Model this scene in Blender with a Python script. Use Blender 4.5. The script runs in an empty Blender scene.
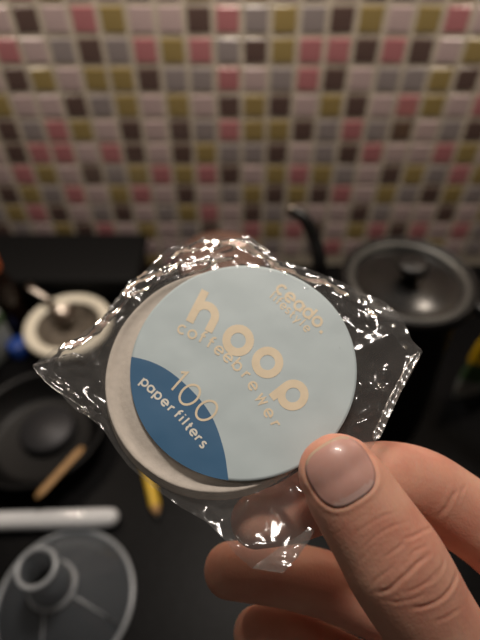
import bpy, bmesh, math, random
import numpy as np
from mathutils import Vector, Matrix, noise
random.seed(7)
R = math.radians
sc = bpy.context.scene
COL = sc.collection

# ------------------------------------------------------------------ camera
F, TH, H = 495.0, 46.5, 0.41
WALL = 0.487
cam_d = bpy.data.cameras.new('camera'); cam = bpy.data.objects.new('camera', cam_d); COL.objects.link(cam)
cam_d.sensor_width = 36; cam_d.sensor_fit = 'AUTO'; cam_d.lens = 36*F/640
cam_d.clip_start = .005; cam_d.clip_end = 50
cam.location = (0, 0, H); cam.rotation_euler = (R(90-TH), 0, 0)
cam_d.dof.use_dof = True; cam_d.dof.focus_distance = .1315
cam_d.dof.aperture_fstop = cam_d.lens/3.8; cam_d.dof.aperture_blades = 0
sc.camera = cam
CM = Matrix.Translation((0, 0, H)) @ Matrix.Rotation(R(90-TH), 4, 'X')

# ------------------------------------------------------------------ light
w = bpy.data.worlds.new('world'); sc.world = w; w.use_nodes = True
w.node_tree.nodes['Background'].inputs[0].default_value = (1, .86, .74, 1)
w.node_tree.nodes['Background'].inputs[1].default_value = .04
def area(name, loc, target, sx, sy, power, col):
    d = bpy.data.lights.new(name, 'AREA'); d.shape = 'RECTANGLE'; d.size = sx; d.size_y = sy
    d.energy = power; d.color = col
    o = bpy.data.objects.new(name, d); COL.objects.link(o); o.location = loc
    o.rotation_euler = (Vector(target)-Vector(loc)).to_track_quat('-Z', 'Y').to_euler()
    return o
for lx in (-.30, .0, .30):       # downlights under the wall cabinet, just above the frame
    area('cabinet_light', (lx, .395, H+.10), (lx*.9, .42, 0), .05, .03, .34, (1, .85, .70))
area('ceiling_light', (.03, .37, H+.62), (0, .12, .3), .16, .10, 3.6, (1, .90, .81))
vs = sc.view_settings
vs.view_transform = 'Standard'; vs.look = 'None'; vs.gamma = 1; vs.use_curve_mapping = False; vs.exposure = 0.2

# ------------------------------------------------------------------ helpers
def P(px, py, z):
    """point on the sight line of a pixel at depth z (metres along the optical axis)"""
    return CM @ Vector(((px-240)/F*z, -(py-320)/F*z, -z))
def G(px, py, h=0.0):
    """point on the sight line of a pixel at height h above the worktop"""
    a = CM.translation; d = P(px, py, 1)-a
    t = (h-a.z)/d.z
    return a+d*t
def mesh(name, verts, faces, mat=None, parent=None, smooth=True, mats=None, fm=None):
    me = bpy.data.meshes.new(name); me.from_pydata([tuple(v) for v in verts], [], faces)
    if mats:
        for m in mats: me.materials.append(m)
    elif mat: me.materials.append(mat)
    if fm: me.polygons.foreach_set('material_index', fm)
    me.polygons.foreach_set('use_smooth', [smooth]*len(me.polygons)); me.update()
    o = bpy.data.objects.new(name, me); COL.objects.link(o)
    if parent: o.parent = parent
    return o
def tag(o, label, cat, group=None):
    o['label'] = label; o['category'] = cat
    if group: o['group'] = group
    return o
def empty(name, loc, label, cat, group=None, rz=0):
    o = bpy.data.objects.new(name, None); COL.objects.link(o); o.location = loc; o.rotation_euler = (0, 0, rz)
    o.empty_display_size = .01
    return tag(o, label, cat, group)
class MB:
    def __init__(s): s.v = []; s.f = []
    def add(s, v, f):
        n = len(s.v); s.v += [Vector(p) for p in v]; s.f += [tuple(i+n for i in q) for q in f]
    def lathe(s, prof, seg=48, c=(0, 0, 0), closed=False, wob=None):
        c = Vector(c); vv = []; n = len(prof)
        for i in range(seg):
            a = 2*math.pi*i/seg
            for j, (r, z) in enumerate(prof):
                k = 1+(wob(a, j) if wob else 0)
                vv.append(c+Vector((r*k*math.cos(a), r*k*math.sin(a), z)))
        ff = []
        m = n if closed else n-1
        for i in range(seg):
            for j in range(m):
                a = i*n+j; b = ((i+1) % seg)*n+j; a2 = i*n+(j+1) % n; b2 = ((i+1) % seg)*n+(j+1) % n
                ff.append((a, b, b2, a2))
        s.add(vv, ff)
    def tube(s, pts, rad, seg=14, flat=1.0, caps=True, up=(0, 0, 1)):
        pts = [Vector(p) for p in pts]; n = len(pts)
        if not hasattr(rad, '__len__'): rad = [rad]*n
        vv = []; ff = []
        up = Vector(up)
        for i, p in enumerate(pts):
            t = (pts[min(i+1, n-1)]-pts[max(i-1, 0)]).normalized()
            u = up-t*up.dot(t)
            if u.length < 1e-4: u = Vector((1, 0, 0))-t*t.x
            u.normalize(); w_ = t.cross(u); up = u
            for k in range(seg):
                a = 2*math.pi*k/seg
                vv.append(p+w_*math.cos(a)*rad[i]+u*math.sin(a)*rad[i]*flat)
        for i in range(n-1):
            for k in range(seg):
                ff.append((i*seg+k, i*seg+(k+1) % seg, (i+1)*seg+(k+1) % seg, (i+1)*seg+k))
        if caps: ff.append(tuple(range(seg-1, -1, -1))); ff.append(tuple((n-1)*seg+k for k in range(seg)))
        s.add(vv, ff)
    def rbox(s, lo, hi, b):
        """box with bevelled edges"""
        bm = bmesh.new(); bmesh.ops.create_cube(bm, size=1)
        lo = Vector(lo); hi = Vector(hi)
        for v in bm.verts: v.co = Vector([(lo[i]+hi[i])/2+v.co[i]*(hi[i]-lo[i]) for i in range(3)])
        bmesh.ops.bevel(bm, geom=bm.edges[:], offset=b, segments=3, affect='EDGES', profile=.5)
        bm.verts.index_update()
        s.add([v.co.copy() for v in bm.verts], [tuple(v.index for v in f.verts) for f in bm.faces]); bm.free()
    def build(s, name, mat, parent=None, smooth=True): return mesh(name, s.v, s.f, mat, parent, smooth)
def cr(pts, n=8):
    """Catmull-Rom through tuples of any length"""
    pts = [np.array(p, float) for p in pts]; q = [2*pts[0]-pts[1]]+pts+[2*pts[-1]-pts[-2]]; out = []
    for i in range(1, len(q)-2):
        for k in range(n):
            t = k/n
            out.append(.5*((2*q[i])+(-q[i-1]+q[i+1])*t+(2*q[i-1]-5*q[i]+4*q[i+1]-q[i+2])*t*t+(-q[i-1]+3*q[i]-3*q[i+1]+q[i+2])*t**3))
    out.append(q[-2]); return out

# ------------------------------------------------------------------ materials
def mat(name, col, rough=.5, metal=0, spec=.5, noise_amt=0, noise_scale=50, bump=0, bump_scale=200, coat=0, col2=None, sss=0, **kw):
    m = bpy.data.materials.new(name); m.use_nodes = True; nt = m.node_tree; b = nt.nodes['Principled BSDF']
    def lin(c): return tuple(((x/12.92) if x <= .04045 else ((x+.055)/1.055)**2.4) for x in c)+(1,)
    c1 = lin(col); b.inputs['Base Color'].default_value = c1
    b.inputs['Roughness'].default_value = rough; b.inputs['Metallic'].default_value = metal
    b.inputs['Specular IOR Level'].default_value = spec; b.inputs['Coat Weight'].default_value = coat
    if sss:
        b.inputs['Subsurface Weight'].default_value = sss; b.inputs['Subsurface Radius'].default_value = (1, .35, .2)
        b.inputs['Subsurface Scale'].default_value = .003
    tc = nt.nodes.new('ShaderNodeTexCoord')
    if noise_amt or col2:
        n = nt.nodes.new('ShaderNodeTexNoise'); n.inputs['Scale'].default_value = noise_scale; n.inputs['Detail'].default_value = 4
        nt.links.new(tc.outputs['Object'], n.inputs['Vector'])
        mx = nt.nodes.new('ShaderNodeMix'); mx.data_type = 'RGBA'
        mx.inputs['A'].default_value = c1
        mx.inputs['B'].default_value = lin(col2) if col2 else tuple(x*(1-noise_amt) for x in c1[:3])+(1,)
        cr_ = nt.nodes.new('ShaderNodeMapRange'); cr_.inputs['From Min'].default_value = .35; cr_.inputs['From Max'].default_value = .65
        nt.links.new(n.outputs['Fac'], cr_.inputs['Value']); nt.links.new(cr_.outputs['Result'], mx.inputs['Factor'])
        nt.links.new(mx.outputs['Result'], b.inputs['Base Color'])
    if bump:
        n = nt.nodes.new('ShaderNodeTexNoise'); n.inputs['Scale'].default_value = bump_scale; n.inputs['Detail'].default_value = 3
        nt.links.new(tc.outputs['Object'], n.inputs['Vector'])
        bp = nt.nodes.new('ShaderNodeBump'); bp.inputs['Strength'].default_value = bump; bp.inputs['Distance'].default_value = kw.get('dist', .0003)
        nt.links.new(n.outputs['Fac'], bp.inputs['Height']); nt.links.new(bp.outputs['Normal'], b.inputs['Normal'])
    return m
def clear(name, body, rough, tint=(1, 1, 1), base=.05, edge=1.0, haze=.04, haze_col=(.8, .8, .8), ior=1.45, bump=0, bump_scale=300):
    """thin clear sheet: see-through, with fresnel gloss and a little milky haze"""
    m = bpy.data.materials.new(name); m.use_nodes = True; nt = m.node_tree; nt.nodes.clear()
    out = nt.nodes.new('ShaderNodeOutputMaterial'); tr = nt.nodes.new('ShaderNodeBsdfTransparent'); tr.inputs[0].default_value = tint+(1,)
    gl = nt.nodes.new('ShaderNodeBsdfGlossy'); gl.inputs['Roughness'].default_value = rough; gl.inputs[0].default_value = (1, 1, 1, 1)
    df = nt.nodes.new('ShaderNodeBsdfDiffuse'); df.inputs[0].default_value = haze_col+(1,)
    tl = nt.nodes.new('ShaderNodeBsdfTranslucent'); tl.inputs[0].default_value = haze_col+(1,)
    fr = nt.nodes.new('ShaderNodeFresnel'); fr.inputs[0].default_value = ior
    mr = nt.nodes.new('ShaderNodeMapRange'); mr.inputs['To Min'].default_value = base; mr.inputs['To Max'].default_value = edge
    nt.links.new(fr.outputs[0], mr.inputs['Value'])
    m0 = nt.nodes.new('ShaderNodeMixShader'); m0.inputs[0].default_value = .5
    nt.links.new(df.outputs[0], m0.inputs[1]); nt.links.new(tl.outputs[0], m0.inputs[2])
    m1 = nt.nodes.new('ShaderNodeMixShader'); m1.inputs[0].default_value = haze
    nt.links.new(tr.outputs[0], m1.inputs[1]); nt.links.new(m0.outputs[0], m1.inputs[2])
    m2 = nt.nodes.new('ShaderNodeMixShader'); nt.links.new(mr.outputs[0], m2.inputs[0])
    nt.links.new(m1.outputs[0], m2.inputs[1]); nt.links.new(gl.outputs[0], m2.inputs[2])
    nt.links.new(m2.outputs[0], out.inputs[0])
    if bump:
        tc = nt.nodes.new('ShaderNodeTexCoord'); n = nt.nodes.new('ShaderNodeTexNoise'); n.inputs['Scale'].default_value = bump_scale
        nt.links.new(tc.outputs['Object'], n.inputs['Vector'])
        bp = nt.nodes.new('ShaderNodeBump'); bp.inputs['Strength'].default_value = bump; bp.inputs['Distance'].default_value = .0004
        nt.links.new(n.outputs['Fac'], bp.inputs['Height'])
        nt.links.new(bp.outputs['Normal'], gl.inputs['Normal']); nt.links.new(bp.outputs['Normal'], fr.inputs['Normal'])
    return m
tile_m = {
 'L': mat('tile_pale_pink', (.84, .75, .75), .22, noise_amt=.14, noise_scale=30),
 'P': mat('tile_rose', (.80, .53, .55), .2, noise_amt=.15, noise_scale=30),
 'O': mat('tile_olive', (.68, .60, .39), .2, noise_amt=.15, noise_scale=30),
 'G': mat('tile_grey', (.66, .62, .62), .2, noise_amt=.15, noise_scale=30),
 'B': mat('tile_brown', (.44, .36, .34), .18, noise_amt=.2, noise_scale=30)}
grout_m = mat('grout', (.87, .83, .76), .9, noise_amt=.15, noise_scale=60, bump=.4)
stone_m = mat('black_granite', (.03, .03, .032), .38, spec=.07, noise_amt=0, noise_scale=260, col2=(.075, .075, .08), bump=.25, bump_scale=90)
black_m = mat('black_plastic', (.05, .05, .052), .38, bump=.1)
matte_black = mat('black_coated_steel', (.06, .06, .062), .42, bump=.15, bump_scale=900)
dark_gloss = mat('dark_smoky_lid', (.10, .10, .10), .22, noise_amt=.3, noise_scale=40)
steel_m = mat('brushed_steel', (.62, .58, .54), .28, 1, noise_amt=.2)
grey_rim = mat('grey_satin_rim', (.36, .36, .35), .35, .6)
cream_m = mat('cream_glazed_ceramic', (.97, .94, .86), .3, noise_amt=.08, noise_scale=40)
wood_m = mat('pale_wood', (.74, .58, .38), .55, noise_amt=.25, noise_scale=120, bump=.3)
yellow_m = mat('yellow_paint', (.93, .76, .12), .4, noise_amt=.1)
orange_m = mat('orange_plastic', (.80, .40, .18), .45)
blue_m = mat('blue_plastic', (.16, .30, .62), .45)
white_m = mat('white_plastic', (.93, .94, .95), .10, noise_amt=.05, coat=1)
green_m = mat('green_print', (.30, .42, .27), .5, noise_amt=.3)
red_m = mat('red_print', (.72, .22, .20), .5, noise_amt=.1)
pack_m = mat('pale_carton', (.66, .68, .66), .5, noise_amt=.2)
label_m = mat('pale_blue_paper', (.775, .83, .84), .55, noise_amt=.04, noise_scale=120, bump=.12, bump_scale=160)
navy_m = mat('steel_blue_print', (.235, .42, .57), .5, noise_amt=.06, bump=.12, bump_scale=160)
beige_m = mat('beige_print', (.95, .88, .76), .6, noise_amt=.06, noise_scale=300)
ivory_m = mat('ivory_print', (.93, .91, .86), .6)
paper_m = mat('filter_paper', (.91, .87, .82), .85, noise_amt=.10, noise_scale=500, bump=.5, bump_scale=900)
amber_m = clear('brown_glass', None, .12, (.62, .48, .40), .06, 1, .25, (.40, .28, .22))
film_m = clear('cellophane', None, .10, (.965, .965, .965), .02, .95, .07, (.88, .86, .83), 1.40)
seal_m = clear('cellophane_seal', None, .15, (.90, .90, .90), .10, 1.0, .22, (.85, .82, .76), 1.5)
funnel_m = clear('milky_plastic', None, .25, (.86, .87, .88), .03, .9, .19, (.76, .85, .95), 1.4)
funnel_rim_m = clear('milky_plastic_rim', None, .25, (.7, .72, .74), .06, .9, .6, (.88, .93, .97), 1.4)

# skin: warm base with reddish mottling and fine pores
def skin_mat():
    m = mat('skin', (.92, .70, .60), .5, spec=.38, col2=(.88, .62, .53), noise_scale=90, sss=.35)
    nt = m.node_tree; b = nt.nodes['Principled BSDF']; tc = nt.nodes.new('ShaderNodeTexCoord')
    v = nt.nodes.new('ShaderNodeTexVoronoi'); v.inputs['Scale'].default_value = 1500
    mp = nt.nodes.new('ShaderNodeMapping'); mp.inputs['Rotation'].default_value = (.3, .2, R(35)); mp.inputs['Scale'].default_value = (1, .45, 1)
    n = nt.nodes.new('ShaderNodeTexNoise'); n.inputs['Scale'].default_value = 700; n.inputs['Detail'].default_value = 5
    nt.links.new(tc.outputs['Object'], mp.inputs[0]); nt.links.new(mp.outputs[0], v.inputs['Vector']); nt.links.new(mp.outputs[0], n.inputs['Vector'])
    ad = nt.nodes.new('ShaderNodeMath'); ad.operation = 'ADD'
    nt.links.new(v.outputs['Distance'], ad.inputs[0]); nt.links.new(n.outputs['Fac'], ad.inputs[1])
    bp = nt.nodes.new('ShaderNodeBump'); bp.inputs['Strength'].default_value = .22; bp.inputs['Distance'].default_value = .00022
    nt.links.new(ad.outputs[0], bp.inputs['Height']); nt.links.new(bp.outputs['Normal'], b.inputs['Normal'])
    return m
skin_m = skin_mat()
nail_m = mat('fingernail', (.87, .64, .59), .36, spec=.5, noise_amt=.1, noise_scale=150, sss=.3, coat=.15)
nail_edge_m = mat('nail_free_edge', (.82, .70, .60), .35)
lunula_m = mat('nail_lunula', (.87, .70, .66), .3, sss=.2)

# ------------------------------------------------------------------ setting
def struct(o): o['kind'] = 'structure'; return o
XL, XR = -.55, .55
m = MB(); m.rbox((XL, WALL-.0004, -.04), (XR, WALL+.03, .62), .001)
wall = struct(m.build('wall_back', grout_m, None, False))
m = MB(); m.rbox((XL, -.12, -.04), (XR, WALL+.002, 0), .002)
struct(m.build('trim_worktop', stone_m, None, False))['label'] = 'black speckled stone worktop'

T = .025; X0 = -.0108; Z1 = H-.1325
rows = {   # colours read row by row, with the column where each row starts
 0: (0, 'OPOLLGLOLOLGLBGLOL'),
 1: (-1, 'GLBLPOLLBPGOGBOLOPLB'), 2: (-1, 'BPLGBGPOPGBOPPBPBLOLG'), 3: (-1, 'LBOLOOBGGPLGPBLGGOBL'),
 4: (-1, 'OLLBGOLOLBOBLOBLPOLPG'), 5: (-1, 'BGPOLBLBGPOOBGPGBLGBL'), 6: (-2, 'LBPPLPBLBOGGBLGBPLLPOL'),
 7: (-2, 'LPOLBGOPOPBLOPOGLBOGPOL'), 8: (-2, 'BOGPLOPLBLGOBOBPLOGBOGL'), 9: (-3, 'GOPBLGBLGOPLBGLLLBGLLBLO'),
 10: (-3, 'BGLOBPLOLGBLPOPBLOPBPLPG')}
tile_bm = bmesh.new(); bmesh.ops.create_cube(tile_bm, size=1)
for v in tile_bm.verts:
    v.co.x *= .0209; v.co.z *= .0209; v.co.y = v.co.y*.004+.0008
    if v.co.y < 0: v.co.x *= .96; v.co.z *= .96
fe = [e for e in tile_bm.edges if all(v.co.y < 0 for v in e.verts)]
bmesh.ops.bevel(tile_bm, geom=fe, offset=.0007, segments=1, affect='EDGES')
tmesh = {}
for k, mm in tile_m.items():
    me = bpy.data.meshes.new('tile'); tile_bm.to_mesh(me); me.materials.append(mm); tmesh[k] = me
tv = [v.co.copy() for v in tile_bm.verts]; tile_bm.verts.index_update(); tf = [tuple(v.index for v in f.verts) for f in tile_bm.faces]; tile_bm.free()
rng = random.Random(3); used = set()
def tile_loc(c, r): return Vector((X0+(c-8)*T, WALL, Z1-(r-1)*T))
for r in range(0, 13):
    if r in rows: c0, s = rows[r]
    else: c0, s = -3, ''.join(rng.choice('LLPOGBL') for _ in range(24))
    if r == 12: c0, s = -3, s[:14]
    for i, ch in enumerate(s):
        o = bpy.data.objects.new('tile', tmesh[ch]); COL.objects.link(o); o.parent = wall
        o.location = tile_loc(c0+i, r); o.rotation_euler = (rng.uniform(-.012, .012), rng.uniform(-.012, .012), rng.uniform(-.012, .012))
        used.add((c0+i, r))
rv, rf, rm = [], [], []
for r in range(-8, 17):
    for c in range(-13, 29):
        if (c, r) in used: continue
        p = tile_loc(c, r)
        if abs(p.x) > .54 or p.z < .012 or p.z > .61: continue
        n = len(rv); rv += [p+q for q in tv]; rf += [tuple(i+n for i in q) for q in tf]; rm += [rng.choice([0, 0, 1, 2, 3, 4])]*len(tf)
o = mesh('tiles', rv, rf, None, wall, False, [tile_m[k] for k in 'LPOGB'], rm); o['kind'] = 'stuff'

# ------------------------------------------------------------------ kettle
KH = .165
kc = G(409, 279, KH); kc.z = 0
t = empty('gooseneck_kettle', kc, 'matt black gooseneck kettle with a round knobbed lid in front of the tiles', 'kettle')
k_ = .685
def KP(prof): return [(r_*k_, z_) for r_, z_ in prof]
m = MB(); m.lathe(KP([(0, .001), (.066, .001), (.072, .004), (.074, .012), (.070, .06), (.064, .11), (.0625, .135), (.0635, .150), (.067, .157), (.067, .161), (.058, .161), (.056, .15), (.060, .012), (0, .006)]), 64)
m.build('body', matte_black, t)
m = MB(); m.lathe(KP([(.070, .156), (.0725, .1595), (.0725, .1645), (.0705, .1675), (.067, .1675), (.0655, .166), (.0655, .160)]), 64, closed=True); m.build('rim', black_m, t)
m = MB(); m.lathe(KP([(.0655, .1650), (.064, .1665), (.0585, .1655), (.0565, .162), (.0565, .159), (.0655, .159)]), 64, closed=True); m.build('lid_ring', grey_rim, t)
m = MB(); m.lathe(KP([(.0568, .1615), (.052, .1610), (.040, .1630), (.022, .1650), (.010, .1655), (0, .1655)]), 64); lid = m.build('lid', dark_gloss, t)
m = MB(); m.lathe([(0, .165), (.0065, .165), (.006, .172), (.010, .174), (.0115, .177), (.011, .180), (.008, .181), (0, .1815)], 40); m.build('knob', black_m, lid)
tip = G(291, 210, .200)-kc
sp = cr([(-.040, 0, .030), (-.060, .006, .040), (-.070, .012, .075), (-.069, .015, .12), tuple(G(319, 268, .165)-kc), tuple(G(314, 238, .185)-kc), tuple(G(304, 218, .198)-kc), tuple(tip)], 8)
n = len(sp); m = MB(); m.tube(sp, [.0070-.0028*(i/(n-1)) for i in range(n)], 16); spo = m.build('spout', matte_black, t)
e_, f_ = Vector(sp[-2]), Vector(sp[-1]); dd = (f_-e_).normalized()
m = MB(); m.tube([f_-dd*.003, f_+dd*.002], [.0046, .0046], 16); m.build('spout_tip', steel_m, spo)
hp = cr([(.040, -.008, .148), (.052, -.020, .154), (.066, -.034, .148), (.074, -.044, .125), (.074, -.046, .09), (.068, -.042, .06)], 8)
m = MB(); m.tube(hp, [.006+.002*math.sin(i/len(hp)*3) for i in range(len(hp))], 16, flat=.7); m.build('handle', black_m, t)

# ------------------------------------------------------------------ brown glass jar behind the bag
jc = G(222, 262, .12); jc.z = 0
t = empty('glass_jar', jc, 'round brown glass jar just showing above the top edge of the clear bag', 'jar')
m = MB(); m.lathe([(0, .002), (.036, .002), (.040, .006), (.042, .07), (.041, .10), (.038, .112), (.036, .116)], 56); m.build('body', amber_m, t)
m = MB(); m.lathe([(.036, .114), (.039, .116), (.039, .123), (.037, .127), (.025, .129), (0, .130)], 56); m.build('lid', mat('brown_lid', (.50, .38, .33), .25, noise_amt=.2), t)

# ------------------------------------------------------------------ dark toaster-like box on the left
t = empty('storage_box', (-.262, .437, 0), 'low black box with rounded corners against the tiles at the far left', 'box')
m = MB(); m.rbox((-.13, -.040, .0), (.150, .040, .044), .010); m.build('body', black_m, t)
m = MB(); m.rbox((-.133, -.043, .043), (.153, .043, .056), .006); m.build('lid', mat('rough_black', (.035, .035, .037), .7, spec=.2), t)
m = MB(); m.rbox((-.012, -.0455, .030), (.022, -.042, .050), .001); m.build('latch', mat('dark_steel', (.2, .2, .2), .35, .8), t)
p_ = G(-1, 240, .10)
t = empty('sauce_bottle', (p_.x, .372, 0), 'small dark bottle with an orange cap at the left edge', 'bottle')
m = MB(); m.lathe([(0, 0), (.014, 0), (.016, .004), (.016, .065), (.010, .085), (.008, .095), (0, .095)], 32); m.build('body', mat('dark_brown_glass', (.12, .08, .06), .15), t)
m = MB(); m.lathe([(.0098, .090), (.0105, .092), (.0105, .110), (.009, .113), (0, .1135)], 32); m.build('cap', orange_m, t)
# white, green and red carton
p_ = G(-4, 350, 0)
t = empty('small_carton', (p_.x-.006, p_.y, 0), 'small pale carton printed green and red, at the left edge beside the cream bowl', 'carton', rz=R(-25))
m = MB(); m.rbox((-.024, -.016, 0), (.024, .016, .058), .0015); m.build('box', pack_m, t)
m = MB(); m.rbox((-.0245, -.0166, .042), (.0245, .0166, .054), .001); m.build('green_band', green_m, t)
m = MB(); m.rbox((-.012, -.0172, .018), (.016, -.0155, .036), .0005); m.build('red_patch', red_m, t)

# ------------------------------------------------------------------ cream bowl with spoon
bc = G(68, 324, .040); bc.z = 0
t = empty('ceramic_bowl', bc, 'small cream glazed bowl with a thick pale rim, left of the clear bag', 'bowl')
m = MB(); m.lathe([(0, .002), (.018, .002), (.020, 0), (.022, .0), (.023, .004), (.029, .018), (.037, .030), (.0425, .036), (.0445, .0385), (.0435, .0415), (.0405, .0425), (.0335, .0415), (.0320, .039)], 64)
m.build('bowl', cream_m, t)
m = MB(); m.lathe([(.0335, .0395), (.031, .034), (.026, .026), (.016, .019), (0, .018)], 64); m.build('lining', mat('grey_coffee_residue', (.56, .52, .47), .35, .3, noise_amt=.45, noise_scale=90), t)
sc_ = G(64, 312, .040)
tip = G(27, 285, .062)
t = tag(bpy.data.objects.new('measuring_spoon', None), 'small steel measuring spoon resting in the cream bowl', 'spoon'); COL.objects.link(t); t.location = sc_
m = MB(); m.lathe([(0, -.010), (.005, -.0095), (.009, -.006), (.0115, -.0015), (.0122, 0), (.0112, 0), (.008, -.003), (.004, -.0045), (0, -.005)], 40); m.build('spoon_head', steel_m, t)
d = tip-sc_; m = MB()
m.tube([d.normalized()*.011, d*.45+Vector((0, 0, .003)), d*.8, d], [.0030, .0030, .0042, .0048], 16, flat=.5); m.build('handle', steel_m, t)
p_ = G(21, 352, 0)
t = empty('bottle_cap', (p_.x, p_.y, 0), 'blue plastic screw cap standing just left of the cream bowl', 'cap')
m = MB(); m.lathe([(0, .016), (.009, .016), (.0105, .0145), (.011, .003), (.0115, 0), (.0105, 0), (.0098, .014), (0, .0145)], 48, wob=lambda a, j: .02*math.cos(24*a) if 1 < j < 4 else 0); m.build('cap', blue_m, t)

# ------------------------------------------------------------------ black pan below the bowl
pc = G(46, 440, .0); pc.z = 0
t = empty('frying_pan', pc, 'small black frying pan on the worktop between the cream bowl and the white tube', 'pan')
m = MB(); m.lathe([(0, .0), (.042, 0), (.048, .003), (.058, .024), (.0605, .0275), (.059, .0290), (.056, .025), (.046, .005), (.040, .0035), (0, .0035)], 64); m.build('pan', mat('nonstick_black', (.03, .03, .032), .45, spec=.3, bump=.2, bump_scale=600), t)
m = MB(); m.tube(cr([(-.055, .008, .023), (-.08, .012, .030), (-.12, .016, .035), (-.16, .016, .035)], 6), [.008]*19, 14, flat=.6); m.build('handle', black_m, t)
m = MB(); m.lathe([(0, .0037), (.024, .0037), (.025, .010), (.022, .013), (.0, .014)], 40, (.002, .006, 0))
o = tag(m.build('coffee_tamper', mat('dark_grey_metal', (.22, .22, .23), .5, .4)), 'dark grey round tamper lying in the small black pan', 'tamper'); o.location = pc

# ------------------------------------------------------------------ wooden stick, pencil, white tube
a, b = G(36, 498, .032), G(83, 447, .032)
m = MB(); dd = (b-a).normalized(); N = 10
m.tube([a+(b-a)*(i/N) for i in range(N+1)], [.0018]+[.0032]*(N-1)+[.0018], 12, flat=.45)
tag(m.build('wooden_stirrer', wood_m), 'flat pale wooden stirrer lying slantwise across the small black pan', 'stirrer')

a, b = G(141, 445, .005), G(158, 518, .005)
t = empty('pencil', a, 'thick yellow pencil with a bare wooden point below the clear bag', 'pencil')
L = b-a; dl = L.normalized(); ln = L.length
m = MB(); m.tube([Vector((0, 0, 0)), dl*(ln-.010)], .0046, 6); m.build('barrel', yellow_m, t, False)
m = MB(); m.tube([dl*(ln-.010), dl*(ln-.003)], [.0045, .0018], 12); cn = m.build('point', wood_m, t)
m = MB(); m.tube([dl*(ln-.0032), dl*(ln+.001)], [.0018, .0003], 12); m.build('lead', grey_rim, cn)

a, b = G(-90, 524, .0075), G(118, 517, .0075)
t = empty('white_tube', b, 'glossy white round tube lying across the worktop above the funnel', 'tube')
m = MB(); L = a-b; dl = L.normalized(); ln = L.length
m.tube([dl*.0, dl*.0008, dl*.003, dl*.007, dl*.02]+[dl*(ln*i/6) for i in range(1, 7)], [.003, .0048, .0065, .0072, .0075]+[.0075]*6, 24, caps=False); m.build('tube', white_m, t)
m = MB(); m.lathe([(0, -.0009), (.0018, -.0006), (.0030, .0)], 20); o = m.build('end_cap', white_m, t); o.rotation_euler = dl.to_track_quat('Z', 'Y').to_euler()

# ------------------------------------------------------------------ inverted funnel
fc = G(66, 600, 0); fc.z = 0
t = empty('funnel', fc, 'clear milky plastic funnel standing upside down in the bottom left corner', 'funnel')
RF = .0510
m = MB(); m.lathe([(RF-.002, .003), (RF-.006, .007), (.034, .020), (.020, .031), (.0150, .036)], 72); m.build('cone', funnel_m, t)
m = MB(); m.lathe([(RF-.003, 0), (RF, .0006), (RF, .0028), (RF-.002, .0036), (RF-.003, .0028)], 72, closed=True); m.build('rim', funnel_rim_m, t)
m = MB(); m.lathe([(.0150, .036), (.0144, .039), (.0124, .074), (.0114, .074), (.0134, .039)], 56); m.build('spout', funnel_m, t)
m = MB(); m.lathe([(.0106, .0725), (.0130, .0725), (.0134, .0738), (.0130, .0752), (.0106, .0752)], 56, closed=True); m.build('spout_lip', funnel_rim_m, t)
m = MB(); m.lathe([(.0152, .0345), (.0168, .0350), (.0168, .0380), (.0146, .0386)], 56); m.build('collar', funnel_rim_m, t)
for ang in (R(-22), R(-95)):
    m = MB(); ca, sa = math.cos(ang), math.sin(ang)
    m.tube([Vector((ca*r_, sa*r_, z_+.0006)) for r_, z_ in ((.0165, .0346), (.034, .0205), (.0462, .0072))], [.0008, .0008, .0006], 8); m.build('rib', funnel_rim_m, t)

# ------------------------------------------------------------------ yellow packet behind the kettle handle
p_ = G(466, 400, 0)
t = empty('food_packet', (p_.x+.008, p_.y+.012, 0), 'soft yellow and green packet standing right behind the kettle handle', 'packet', rz=R(24))
vv, ff = [], []
NX, NZ = 18, 22
for s in (1, -1):
    for j in range(NZ+1):
        for i in range(NX+1):
            x = i/NX; z = j/NZ
            th = .015*math.sin(math.pi*x)**.6*(math.sin(math.pi*min(1, z*.9+.1))**.6)
            nz = noise.noise(Vector((x*6, z*6, s)))*.003
            vv.append(Vector(((x-.5)*.045, -s*(th*.8+nz*min(1, th*200)), z*.112)))
for s in (0, 1):
    o_ = s*(NX+1)*(NZ+1)
    for j in range(NZ):
        for i in range(NX):
            q = (o_+j*(NX+1)+i, o_+j*(NX+1)+i+1, o_+(j+1)*(NX+1)+i+1, o_+(j+1)*(NX+1)+i)
            ff.append(q if s == 0 else q[::-1])
fm = []
for q in ff:
    z = vv[q[0]].z
    fm.append(1 if .030 < z < .055 else (2 if z < .030 else 0))
mesh('pouch', vv, ff, None, t, True, [yellow_m, green_m, pack_m], fm)
m = MB(); m.rbox((-.0225, -.0012, .111), (.0225, .0012, .119), .0004); m.build('top_seal', yellow_m, t)

# ================================================================== the bag, filters and label
nC = Vector((-.05, .46, 1)); nC.normalize()                 # plane normal in camera axes (x right, y up, z to the viewer)
n_w = (CM.to_3x3() @ nC).normalized()
C0 = P(243, 374, .1375)
e1 = CM.to_3x3() @ Vector((1, 0, 0)); e1 = (e1-n_w*e1.dot(n_w)).normalized(); e2 = n_w.cross(e1)
BASIS = Matrix((e1, e2, n_w)).transposed().to_4x4(); BASIS.translation = C0
INV = BASIS.inverted()
CAMLOC = INV @ CM.translation
def L2(px, py, z=0.0):
    """where a pixel's sight line meets the label's plane raised by z: (u, v) in the plane"""
    d = INV.to_3x3() @ (P(px, py, 1)-CM.translation); t_ = (z-CAMLOC.z)/d.z
    q = CAMLOC+d*t_; return Vector((q.x, q.y))
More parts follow.
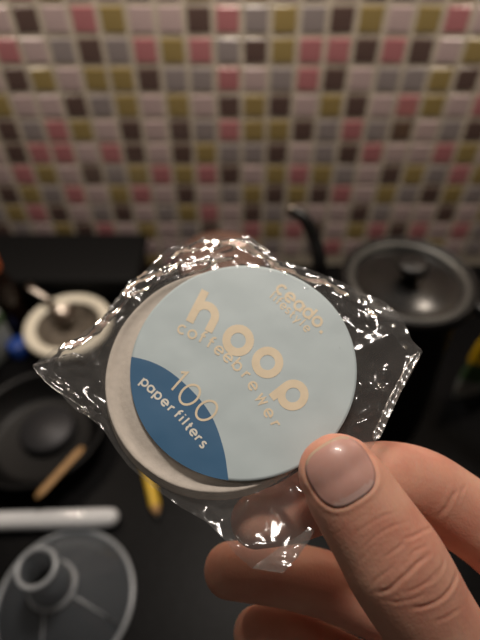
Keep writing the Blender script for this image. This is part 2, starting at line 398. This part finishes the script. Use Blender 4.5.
# filter stack
sc2 = Vector((-.0066, .0013)); RS = .0325
t = tag(bpy.data.objects.new('filter_stack', None), 'thick stack of round white paper coffee filters inside the clear bag', 'coffee filters'); COL.objects.link(t)
t.matrix_world = BASIS @ Matrix.Translation((sc2.x, sc2.y, -.0008))
prof = [(0, 0), (.5*RS, 0), (.74*RS, 0), (.82*RS, -.0004), (.88*RS, -.0013), (.925*RS, -.0016), (.96*RS, -.0008), (.985*RS, -.0001)]
rr = random.Random(5)
for k in range(18): prof.append((RS*(.998+rr.uniform(-.004, .004)), -.0003-.0036*k/25))
prof += [(.97*RS, -.0041), (0, -.0041)]
m = MB(); m.lathe(prof, 160, wob=lambda a, j: .0025*math.sin(3*a+1)+.0012*math.sin(11*a+j*.4)); 
for v in m.v:
    k = max(0.0, (-v.z-.0009)/.0032)*.0030 if math.hypot(v.x, v.y) > .95*RS else 0
    v.x -= .25*k; v.y -= .80*k
m.build('filter_papers', paper_m, t)
# bag
bag = tag(bpy.data.objects.new('clear_bag', None), 'crinkled clear cellophane bag with a round pale blue label, held between thumb and finger', 'bag'); COL.objects.link(bag)
bag.matrix_world = BASIS
outline = [(30, 365), (52, 348), (76, 336), (100, 317), (128, 283), (150, 262), (168, 247), (192, 241), (214, 232), (234, 236), (250, 233), (266, 246), (277, 259), (303, 266), (331, 276), (358, 288), (386, 300), (405, 318), (412, 336), (424, 350), (414, 370), (404, 388), (392, 412), (380, 436), (362, 462), (350, 500), (322, 520), (309, 541), (297, 558), (283, 573), (268, 571), (252, 569), (236, 555), (222, 537), (205, 521), (180, 507), (150, 485), (128, 466), (115, 449), (101, 427), (87, 416), (74, 409), (60, 394), (42, 378)]
ctr = L2(226, 386)
pol = [L2(x, y, -.0015)-ctr for x, y in outline]
ang = sorted([(math.atan2(p.y, p.x), p.length, p) for p in pol], key=lambda q: q[0])
def outR(a):
    """distance from the centre to the polygon edge in direction a"""
    best = 0; dx, dy = math.cos(a), math.sin(a)
    for i in range(len(pol)):
        p, q = pol[i], pol[(i+1) % len(pol)]; ex, ey = q.x-p.x, q.y-p.y
        den = dx*ey-dy*ex
        if abs(den) < 1e-12: continue
        t1 = (p.x*ey-p.y*ex)/den; t2 = (p.x*dy-p.y*dx)/den
        if t1 > 0 and -1e-6 <= t2 <= 1+1e-6: best = max(best, t1)
    return best
S_off = Vector((sc2.x, sc2.y))-ctr
def ridge(x): return 1-abs(x)*2
def crumple(x, y, seed):
    """long folds running round the stack, broken by coarser facets"""
    r_ = math.hypot(x, y); a_ = math.atan2(y, x)
    w1 = noise.noise(Vector((x*60, y*60, seed+5)))*1.2
    p = Vector((math.cos(a_)*3.0, math.sin(a_)*3.0, r_*150+w1+seed)); q = Vector((x*120, y*120, seed+9))
    a = ridge(noise.noise(p)); b = ridge(noise.noise(q)); c = ridge(noise.noise(Vector((x*400, y*400, seed))))
    g_ = math.exp(-((a_-2.1)/.55)**2); d_ = ridge(noise.noise(Vector((a_*5, r_*430, seed+2))))
    return g_*(d_-.5)*.0011+(a-.5)*.0011+(b-.5)*.0010+(c-.5)*.00012
NA = 460
def sheet(name, side):
    vv = []; ff = []; rad = [i/64 for i in range(65)]
    for k in range(NA):
        a = 2*math.pi*k/NA; Ro = outR(a)
        for j, s in enumerate(rad):
            # inner rings follow the stack, outer rings the outline
            r = s*Ro
            x = math.cos(a)*r; y = math.sin(a)*r
            ds = (Vector((x, y))-S_off).length          # distance from the stack's centre
            out = max(0, min(1, (ds-RS*.985)/.0035)); out = out*out*(3-2*out)
            rim = max(0.0, (1-s)/.10); rim = min(1, rim)
            loose = max(0, min(1, (ds-RS)/.012))
            top = -.0004 if side > 0 else -.0053
            mid = -.0026
            seam = mid+crumple(x, y, 3.3)*.8*loose
            puff = (.0010*side)*loose*rim
            cz = crumple(x, y, 1.7*side)*(.04+1.0*out)
            z = top*(1-out)+out*(mid+puff+(top-mid)*(1-loose)*.9)+cz
            z = z*rim+seam*(1-rim)
            if side > 0 and ds < RS*.99: z = max(z, -.0006+.00005)
            vv.append(Vector((ctr.x+x, ctr.y+y, z)))
    n = len(rad)
    for k in range(NA):
        for j in range(n-1):
            a0 = k*n+j; a1 = ((k+1) % NA)*n+j
            if j == 0: ff.append((a0, a0+1, a1+1))
            else: ff.append((a0, a0+1, a1+1, a1))
    if side > 0: ff = [q[::-1] for q in ff]
    return mesh(name, vv, ff, film_m, bag, True)
sheet('front_film', 1)
sheet('back_film', -1)
# heat sealed seams and folded flaps: strips a little proud of the film
def strip(name, pts, wid, z, matx=seal_m, amp=.0004, seed=2.0, sub=10):
    c = cr([tuple(L2(x, y, z)) for x, y in pts], sub); vv = []; ff = []
    for i, p in enumerate(c):
        t_ = c[min(i+1, len(c)-1)]-c[max(i-1, 0)]; t_ = t_/np.linalg.norm(t_); nn = np.array((-t_[1], t_[0]))
        ww = wid*(1+.35*noise.noise(Vector((p[0]*300, p[1]*300, seed))))*min(1, .25+i/4, .25+(len(c)-1-i)/4)
        for k in range(7):
            s = k/6-.5; q = p+nn*s*ww
            vv.append(Vector((q[0], q[1], z+amp*noise.noise(Vector((q[0]*900, q[1]*900, seed)))*2+amp*math.sin(k*1.3))))
    for i in range(len(c)-1):
        for k in range(6): ff.append((i*7+k, i*7+k+1, (i+1)*7+k+1, (i+1)*7+k))
    return mesh(name, vv, ff, matx, bag, True)
strip('seal_seam', [(419, 352), (409, 368), (400, 385), (391, 403), (382, 424), (374, 440)], .0020, .0004)
strip('seal_seam', [(33, 366), (46, 362), (62, 357), (76, 355), (84, 357)], .0009, .0008, seed=5)
strip('seal_seam', [(34, 368), (50, 385), (66, 396), (84, 408), (88, 411)], .0006, .0006, seed=6)
strip('seal_seam', [(132, 280), (110, 310), (104, 322)], .0008, .0006, seed=7)
# folded corner flap at the bottom
fl = [(309, 527), (300, 535), (283, 545), (268, 556), (252, 568), (268, 571), (283, 573), (297, 558), (309, 541), (314, 530)]
vv = [L2(x, y, .0008) for x, y in fl]
bm = bmesh.new(); bv = [bm.verts.new((p.x, p.y, .0008)) for p in vv]; bm.faces.new(bv[::-1]); bmesh.ops.triangulate(bm, faces=bm.faces[:])
for _ in range(4): bmesh.ops.subdivide_edges(bm, edges=bm.edges[:], cuts=1, use_grid_fill=True)
for v in bm.verts: v.co.z += crumple(v.co.x*1.3, v.co.y*1.3, 8)*.8
me = bpy.data.meshes.new('corner_flap'); bm.to_mesh(me); bm.free(); me.materials.append(seal_m)
me.polygons.foreach_set('use_smooth', [True]*len(me.polygons))
o = bpy.data.objects.new('corner_flap', me); COL.objects.link(o); o.parent = bag

# ------------------------------------------------------------------ label with its lettering
ZL = .0001
lc = Vector((-.00016, .00317)); RL = .03166
def bumpz(x, y):      # the paper label is not perfectly flat
    return .00022*noise.noise(Vector((x*90, y*90, 1)))+.00005*noise.noise(Vector((x*220, y*220, 4)))
vv = []; ff = []; NR, NS = 44, 200
for k in range(NS):
    a = 2*math.pi*k/NS
    for j in range(NR+1):
        r = RL*j/NR; x = lc.x+r*math.cos(a); y = lc.y+r*math.sin(a); vv.append(Vector((x, y, ZL+bumpz(x, y))))
for k in range(NS):
    for j in range(NR):
        a0 = k*(NR+1)+j; a1 = ((k+1) % NS)*(NR+1)+j
        ff.append((a0, a0+1, a1+1) if j == 0 else (a0, a0+1, a1+1, a1))
base_i = len(vv)
for k in range(NS):   # cut edge of the paper
    v = vv[k*(NR+1)+NR]; vv.append(v+Vector((0, 0, -.00035)))
for k in range(NS): ff.append((k*(NR+1)+NR, base_i+k, base_i+(k+1) % NS, ((k+1) % NS)*(NR+1)+NR))
label = mesh('round_label', vv, ff, label_m, bag)
label['label'] = 'round pale blue paper label with beige lettering'
# blue segment: fan between the arc and the label's edge
arc = cr([tuple(L2(x, y, ZL)) for x, y in [(128, 356), (150, 361.5), (171, 372.5), (195, 394), (212.5, 418), (223.8, 450), (229.2, 485)]], 14)
def clipc(p):
    d = Vector(p)-lc
    return Vector(p) if d.length < RL*.9995 else lc+d.normalized()*RL*.9995
arc = [clipc(p) for p in arc]
a0 = math.atan2(arc[0].y-lc.y, arc[0].x-lc.x) % (2*math.pi); a1 = math.atan2(arc[-1].y-lc.y, arc[-1].x-lc.x) % (2*math.pi)
N = len(arc); M = 14; vv = []; ff = []
for i in range(N):
    aa = a0+(a1-a0)*i/(N-1); q = lc+Vector((math.cos(aa), math.sin(aa)))*RL*.9995
    for j in range(M+1):
        p = arc[i].lerp(q, j/M); vv.append(Vector((p.x, p.y, ZL+bumpz(p.x, p.y)+.00003)))
for i in range(N-1):
    for j in range(M): ff.append((i*(M+1)+j, i*(M+1)+j+1, (i+1)*(M+1)+j+1, (i+1)*(M+1)+j))
o = mesh('blue_panel', vv, ff, navy_m, label); o['label'] = 'blue curved panel at the lower left of the label'
# stroke alphabet: x-height 1, baseline 0, centred on x=0
def arcp(cx, cy, rx, ry, d0, d1, n=22): return [(cx+rx*math.cos(R(d0+(d1-d0)*i/n)), cy+ry*math.sin(R(d0+(d1-d0)*i/n))) for i in range(n+1)]
GL = {
 'o': [arcp(0, .5, .5, .5, 0, 360, 36)], 'c': [arcp(.05, .5, .5, .5, 50, 310)],
 'e': [[(-.5, .5), (.48, .5)]+arcp(0, .5, .5, .5, 0, 315, 28)], 'a': [arcp(-.05, .5, .48, .5, 0, 360, 32), [(.45, 1), (.45, 0)]],
 'b': [arcp(.05, .5, .48, .5, 0, 360, 32), [(-.45, 1.5), (-.45, 0)]], 'd': [arcp(-.05, .5, .48, .5, 0, 360, 32), [(.45, 1.5), (.45, 0)]],
 'p': [arcp(.05, .5, .48, .5, 0, 360, 32), [(-.45, 1), (-.45, -.5)]], 'P': [arcp(.03, .5, .48, .5, 0, 360, 32), [(-.45, .5), (-.45, -.30)]], 'h': [[(-.45, 1.5), (-.45, 0)], [(-.45, .45)]+arcp(0, .53, .45, .45, 170, 0)+[(.45, 0)]],
 'r': [[(-.25, 1), (-.25, 0)], [(-.25, .5)]+arcp(.12, .55, .37, .43, 160, 65, 10)], 'f': [[(-.1, 0)]+[(-.1, 1.15)]+arcp(.2, 1.15, .3, .33, 180, 90, 10)+[(.28, 1.48)], [(-.32, .92), (.28, .92)]],
 'w': [[(-.62, 1), (-.32, 0), (0, .9), (.32, 0), (.62, 1)]], 'i': [[(0, 1), (0, 0)], [(0, 1.3), (0, 1.48)]], 'l': [[(0, 1.5), (0, 0)]],
 't': [[(-.05, 1.4), (-.05, .25)]+arcp(.2, .25, .25, .25, 180, 280, 8), [(-.3, .92), (.28, .92)]],
 's': [arcp(0, .75, .32, .25, 40, 230, 14)+arcp(0, .25, .34, .25, 70, -140, 14)], 'y': [[(-.45, 1), (0, 0)], [(.45, 1), (-.2, -.45)]],
 '.': [[(0, .0), (0, .34)]], '1': [[(-.28, 1.25), (0, 1.5), (0, 0)]], '0': [arcp(0, .75, .48, .75, 0, 360, 40)]}
def word(name, glyphs, size, stroke, matx, mid=.5, wide=1.0):
    """glyphs: (character, px, py, degrees clockwise in the photo); size and stroke in photo pixels"""
    vv = []; ff = []
    for ch, gx, gy, dg in glyphs:
        ca, sa = math.cos(R(dg)), math.sin(R(dg))
        for ln in GL[ch]:
            pts = []
            for x, y in ln:
                X = x*size*wide; Y = (y-mid)*size
                pts.append(Vector((X, Y)))
            closed = (pts[0]-pts[-1]).length < 1e-4
            q_ = [pts[0]]
            for a_, b_ in zip(pts, pts[1:]):
                ns = max(1, int((b_-a_).length/1.5)); q_ += [a_.lerp(b_, (i+1)/ns) for i in range(ns)]
            pts = q_
            n = len(pts); base = len(vv)
            st = stroke*(1.15 if ch == '.' else 1)
            for i, p in enumerate(pts):
                if closed: a_, b_ = pts[(i-1) % (n-1)], pts[(i+1) % (n-1)]
                else: a_, b_ = pts[max(i-1, 0)], pts[min(i+1, n-1)]
                t_ = (b_-a_).normalized(); nn = Vector((-t_.y, t_.x))
                k = 1.0
                if 0 < i < n-1:
                    u1 = (pts[i]-pts[i-1]).normalized(); u2 = (pts[i+1]-pts[i]).normalized(); cth = max(.35, math.sqrt(max(.01, (1+u1.dot(u2))/2))); k = 1/cth
                for s in (-1, 1):
                    q = p+nn*s*st/2*k
                    X = gx+q.x*ca+q.y*sa; Y = gy+q.x*sa-q.y*ca
                    l = L2(X, Y, ZL); vv.append(Vector((l.x, l.y, ZL+bumpz(l.x, l.y)+.00007)))
            for i in range(n-1): ff.append((base+2*i, base+2*i+1, base+2*i+3, base+2*i+2))
    return mesh(name, vv, ff, matx, label, False)
word('large_lettering', [('h', 204.2, 316.5, 27), ('o', 238.2, 340.5, 37), ('o', 267.5, 362.5, 44), ('P', 292.5, 394.5, 52)], 23.5, 8.2, beige_m)
word('arched_lettering', list(zip('coffeebrewer', [181.8, 192.3, 202, 210.3, 219, 228, 237, 245.8, 252.8, 261.8, 268.5, 275], [329.5, 334.3, 338.8, 344, 350.5, 358, 366, 375.5, 386, 399.5, 413.3, 424.5], [20, 24, 28, 32, 37, 42, 46, 50, 54, 58, 63, 67])), 8.0, 2.0, beige_m)
word('number_lettering', [('1', 179.5, 381.3, 42), ('0', 189.8, 394.8, 48), ('0', 206.6, 410.5, 53)], 15.4, 2.3, beige_m, mid=.75, wide=1.12)
word('small_lettering', list(zip('paperfilters', [144.5, 151, 157.6, 164.8, 171, 177.4, 181.4, 184.6, 188.4, 193.4, 198.3, 203], [382.6, 389, 395.4, 402.6, 409, 415, 418.8, 422.4, 427, 432.6, 438.8, 444.6], [42, 43, 44, 45, 46, 47, 48, 49, 50, 51, 52, 53])), 6.4, 1.9, ivory_m)
word('corner_lettering', list(zip('ceado.', [281.3, 290, 299.3, 308.3, 317.2, 323.2], [289.6, 297.6, 306, 313.6, 321.6, 330], [39, 40, 42, 43, 45, 46])), 8.8, 2.6, beige_m)
word('corner_lettering', list(zip('lifestyle', [271.8, 275.2, 278.8, 283.2, 288, 292, 297, 301.6, 306.6], [295.6, 298.6, 302, 306.4, 310.8, 315, 319.6, 323.6, 328.8], [39, 39, 40, 41, 42, 43, 44, 45, 46])), 5.6, 1.3, beige_m)

# ================================================================== the hand
def dz(p, d): return [(a, b, c+d, e, f) for a, b, c, e, f in p]
def loft(path, flatz=1.0, seg=28, endcap=True):
    """path: (px, py, depth, half width in mm, half thickness in mm); a closed tapering limb with a round start"""
    c = cr(path, 6); vv = []; ff = []
    pts = [P(q[0], q[1], q[2]) for q in c]; view = CM.to_3x3() @ Vector((0, 0, 1))
    # round cap at the tip
    t0 = (pts[1]-pts[0]).normalized(); r0 = c[0][3]/1000; ring = []
    for k in range(1, 7):
        a = k/7*math.pi/2; ring.append((pts[0]-t0*r0*.95*math.cos(a), math.sin(a)*c[0][3], math.sin(a)*c[0][4]))
    ring += [(pts[i], c[i][3], c[i][4]) for i in range(len(c))]
    n = len(ring)
    for i, (p, w_, h_) in enumerate(ring):
        a_ = ring[max(i-1, 0)][0]; b_ = ring[min(i+1, n-1)][0]; t_ = (b_-a_).normalized()
        u = view-t_*view.dot(t_); u.normalize(); s = t_.cross(u)
        for k in range(seg):
            a = 2*math.pi*k/seg
            vv.append(p+s*math.cos(a)*w_/1000+u*math.sin(a)*h_/1000)
    for i in range(n-1):
        for k in range(seg): ff.append((i*seg+k, i*seg+(k+1) % seg, (i+1)*seg+(k+1) % seg, (i+1)*seg+k))
    ff.append(tuple(range(seg))[::-1]); ff.append(tuple((n-1)*seg+k for k in range(seg)))
    return vv, ff
hb = MB()
thumb = [(337, 472, .1215, 9.6, 6.6), (346, 486, .1210, 10.6, 7.6), (360, 508, .1207, 11.1, 8.3), (378, 536, .1205, 11.7, 9.0), (393, 560, .1205, 12.4, 9.8), (408, 585, .121, 12.4, 9.8), (428, 618, .1225, 12.1, 9.8), (458, 665, .126, 12.6, 10.8), (505, 730, .132, 15, 13), (560, 800, .140, 19, 16), (620, 880, .150, 22, 18)]
hb.add(*loft(dz(thumb, -.0015)))
index = [(256, 521, .1390, 7.4, 6.4), (290, 512, .1405, 8.4, 7.2), (330, 494, .1425, 9.8, 8.2), (372, 480, .1450, 10.8, 9), (415, 485, .1480, 11.3, 9.6), (455, 508, .150, 11.4, 10), (505, 545, .150, 11.6, 10.6), (570, 610, .148, 13, 13), (640, 700, .150, 16, 15)]
hb.add(*loft(dz(index, -.003)))
middle = [(230, 570, .1515, 8.4, 7.6), (262, 572, .1525, 9.2, 8.4), (310, 580, .1545, 9.9, 9), (365, 600, .157, 10.4, 9.6), (420, 628, .159, 10.6, 10), (490, 670, .159, 10.8, 10.4), (570, 720, .156, 13, 12), (640, 780, .154, 15, 14)]
hb.add(*loft(middle))
ring_f = [(258, 633, .157, 8.2, 7.6), (290, 640, .1585, 8.9, 8.4), (340, 664, .161, 9.6, 9), (400, 700, .164, 10, 9.4), (470, 745, .165, 10.2, 10), (560, 800, .162, 12, 12), (640, 850, .158, 14, 14)]
hb.add(*loft(ring_f))
little = [(330, 715, .166, 7.2, 6.8), (370, 735, .167, 7.8, 7.4), (430, 770, .169, 8.3, 8), (500, 815, .169, 8.8, 8.6), (580, 870, .166, 11, 11), (650, 920, .160, 14, 14)]
hb.add(*loft(little))
palm = [(600, 640, .150, 16, 12), (625, 720, .153, 26, 16), (650, 820, .156, 34, 19), (680, 920, .160, 33, 20), (730, 1030, .166, 26, 19), (800, 1180, .175, 25, 19), (880, 1330, .185, 26, 21)]
hb.add(*loft(palm, seg=36))
raw = mesh('hand', hb.v, hb.f, skin_m)
md = raw.modifiers.new('r', 'REMESH'); md.mode = 'VOXEL'; md.voxel_size = .00052; md.use_smooth_shade = True
sm = raw.modifiers.new('s', 'SMOOTH'); sm.iterations = 10; sm.factor = .6
dg = bpy.context.evaluated_depsgraph_get(); me = bpy.data.meshes.new_from_object(raw.evaluated_get(dg)); raw.modifiers.clear(); old = raw.data; raw.data = me; bpy.data.meshes.remove(old)
if not me.materials: me.materials.append(skin_m)
# ---- sculpt: nail bed, nail fold, knuckle creases, all measured on the thumb's own surface
nv = len(me.vertices); co = np.empty(nv*3); me.vertices.foreach_get('co', co); co = co.reshape(-1, 3)
nr = np.empty(nv*3); me.vertices.foreach_get('normal', nr); nr = nr.reshape(-1, 3)
Mi = np.array(CM.inverted()); cc = co @ Mi[:3, :3].T+Mi[:3, 3]; z = -cc[:, 2]; px = 240+F*cc[:, 0]/z; py = 320-F*cc[:, 1]/z
nc = nr @ Mi[:3, :3].T
nail_c = np.array((340.5, 472.0)); ax = np.array((-.53, -.848)); ax /= np.linalg.norm(ax); wx = np.array((-ax[1], ax[0]))
def nail_uv(x, y):
    d0 = x-nail_c[0]; d1 = y-nail_c[1]
    return (d0*wx[0]+d1*wx[1])/32.5, (d0*ax[0]+d1*ax[1])/33
def nail_f(u, v): # 1 on the outline, <1 inside
    return (np.abs(u)**3.0+np.abs(v)**2.6)**(1/2.8)
front = (nc[:, 2] > .05) & (z < .1275) & (px > 285) & (px < 560)
u, v = nail_uv(px, py); f = nail_f(u, v)
disp = np.zeros(nv)
inside = 1/(1+np.exp((f-1.0)/.035)); disp -= .00028*inside
fold = np.exp(-((f-1.10)/.075)**2)*np.clip((.75-v)/.5, 0, 1); disp += .0002*fold
disp += .0001*np.exp(-((f-1.16)/.05)**2)*np.clip((v-.6)/.3, 0, 1)
def crease(pts, depth, wid):
    depth *= .62; wid *= 1.2
    c = np.array(cr(pts, 8)); d = np.full(nv, 1e9); lim = (px > c[:, 0].min()-15) & (px < c[:, 0].max()+15) & (py > c[:, 1].min()-15) & (py < c[:, 1].max()+15) & front
    ii = np.where(lim)[0]; best = np.full(len(ii), 1e9); tt = np.zeros(len(ii))
    for k in range(len(c)-1):
        a, b = c[k], c[k+1]; ab = b-a; q = np.stack([px[ii]-a[0], py[ii]-a[1]], 1); s = np.clip((q @ ab)/(ab @ ab), 0, 1)
        dd = np.hypot(q[:, 0]-s*ab[0], q[:, 1]-s*ab[1]); mk = dd < best; best[mk] = dd[mk]; tt[mk] = (k+s[mk])/(len(c)-1)
    taper = np.clip(np.minimum(tt, 1-tt)*5, 0, 1)
    disp[ii] += -depth*np.exp(-(best/wid)**2)*taper+depth*.35*np.exp(-((best-wid*2.2)/(wid*1.1))**2)*taper
K = lambda *a: [(340+x/3.43, 500+y/3.43) for x, y in a]
crease(K((110, 322), (165, 308), (205, 275), (240, 245), (270, 215), (315, 180)), .00050, 1.6)
crease(K((215, 135), (250, 125), (290, 105), (318, 92)), .00035, 1.3)
crease(K((150, 200), (185, 175), (210, 155), (215, 140)), .00030, 1.2)
crease(K((105, 290), (135, 265), (165, 245), (185, 225)), .00028, 1.2)
crease(K((45, 120), (90, 90), (140, 60), (200, 38)), .00018, 1.2)
crease(K((70, 180), (105, 140), (160, 100), (240, 70)), .00022, 1.2)
crease(K((60, 230), (90, 180), (130, 145)), .00018, 1.1)
crease(K((220, 320), (270, 300), (315, 265), (355, 220)), .00028, 1.3)
crease(K((235, 372), (290, 365), (345, 340), (385, 295), (405, 235)), .00040, 1.5)
crease(K((280, 300), (320, 275), (350, 240), (358, 190)), .00022, 1.2)
crease(K((240, 205), (250, 180), (280, 165), (310, 150)), .00022, 1.1)
crease(K((225, 245), (215, 225), (225, 205)), .00018, 1.0)
crease(K((150, 345), (200, 350), (250, 340), (300, 320)), .00018, 1.2)
crease(K((320, 420), (370, 400), (420, 365)), .00018, 1.5)
for k in range(18):   # fine transverse skin lines between nail and knuckle
    s = k/17; x = 330+s*75; y = 505+s*95; ln = 22+10*math.sin(k*2.1); o_ = 12*math.sin(k*1.7)
    crease([(x-ln*.8+o_, y+ln*.45-o_*.5), (x+o_, y-2-o_*.5), (x+ln*.8+o_, y-ln*.62-o_*.5)], .00005, .9)
# index finger: crease across the joint and slight ones beside it
front = (nc[:, 2] > -.1) & (px > 400) & (py < 560) & (z > .125)
crease([(459, 487), (452, 498), (446, 508), (438, 518)], .00030, 1.8)
crease([(466, 484), (461, 494), (458, 503)], .00020, 1.2)
co += nr*disp[:, None]; me.vertices.foreach_set('co', co.ravel()); me.polygons.foreach_set('use_smooth', [True]*len(me.polygons)); me.update()
hand = raw
tag(hand, 'right hand pinching the clear bag, thumb in front with the fingers curled behind', 'hand')
# ---- thumbnail: a curved plate lying in the nail bed
from mathutils.bvhtree import BVHTree
bv = BVHTree.FromPolygons([Vector(c) for c in co], [tuple(p.vertices) for p in me.polygons])
NU = 26; vv = []; ff = []; idx = {}; fm = []
for j in range(NU+1):
    for i in range(NU+1):
        a, b = -1+2*i/NU, -1+2*j/NU
        # square to rounded nail outline
        r = max(abs(a), abs(b)); g = nail_f(a, b) if r > 0 else 1
        s = (r/g if g > 0 else 0)*.985; uu, v2 = a*s, b*s
        p2 = nail_c+wx*uu*32.5+ax*v2*33
        d = (P(p2[0], p2[1], 1)-CM.translation).normalized(); hit = bv.ray_cast(CM.translation, d)
        loc = hit[0]; rr_ = nail_f(abs(uu), abs(v2))
        vv.append(loc-d*(.00030*(1-rr_**6)+.00010+(.00035*max(0, v2-.6)))); idx[(i, j)] = len(vv)-1
for j in range(NU):
    for i in range(NU):
        ff.append((idx[(i, j)], idx[(i+1, j)], idx[(i+1, j+1)], idx[(i, j+1)]))
        a, b = -1+2*(i+.5)/NU, -1+2*(j+.5)/NU
        fm.append(1 if b > .93 else (2 if (a*.9)**2+((b+1.05)/.32)**2 < .8 else 0))
nail = mesh('thumbnail', vv, ff, None, hand, True, [nail_m, nail_edge_m, lunula_m], fm)
sm_ = nail.modifiers.new('thick', 'SOLIDIFY'); sm_.thickness = .0003; sm_.offset = 0
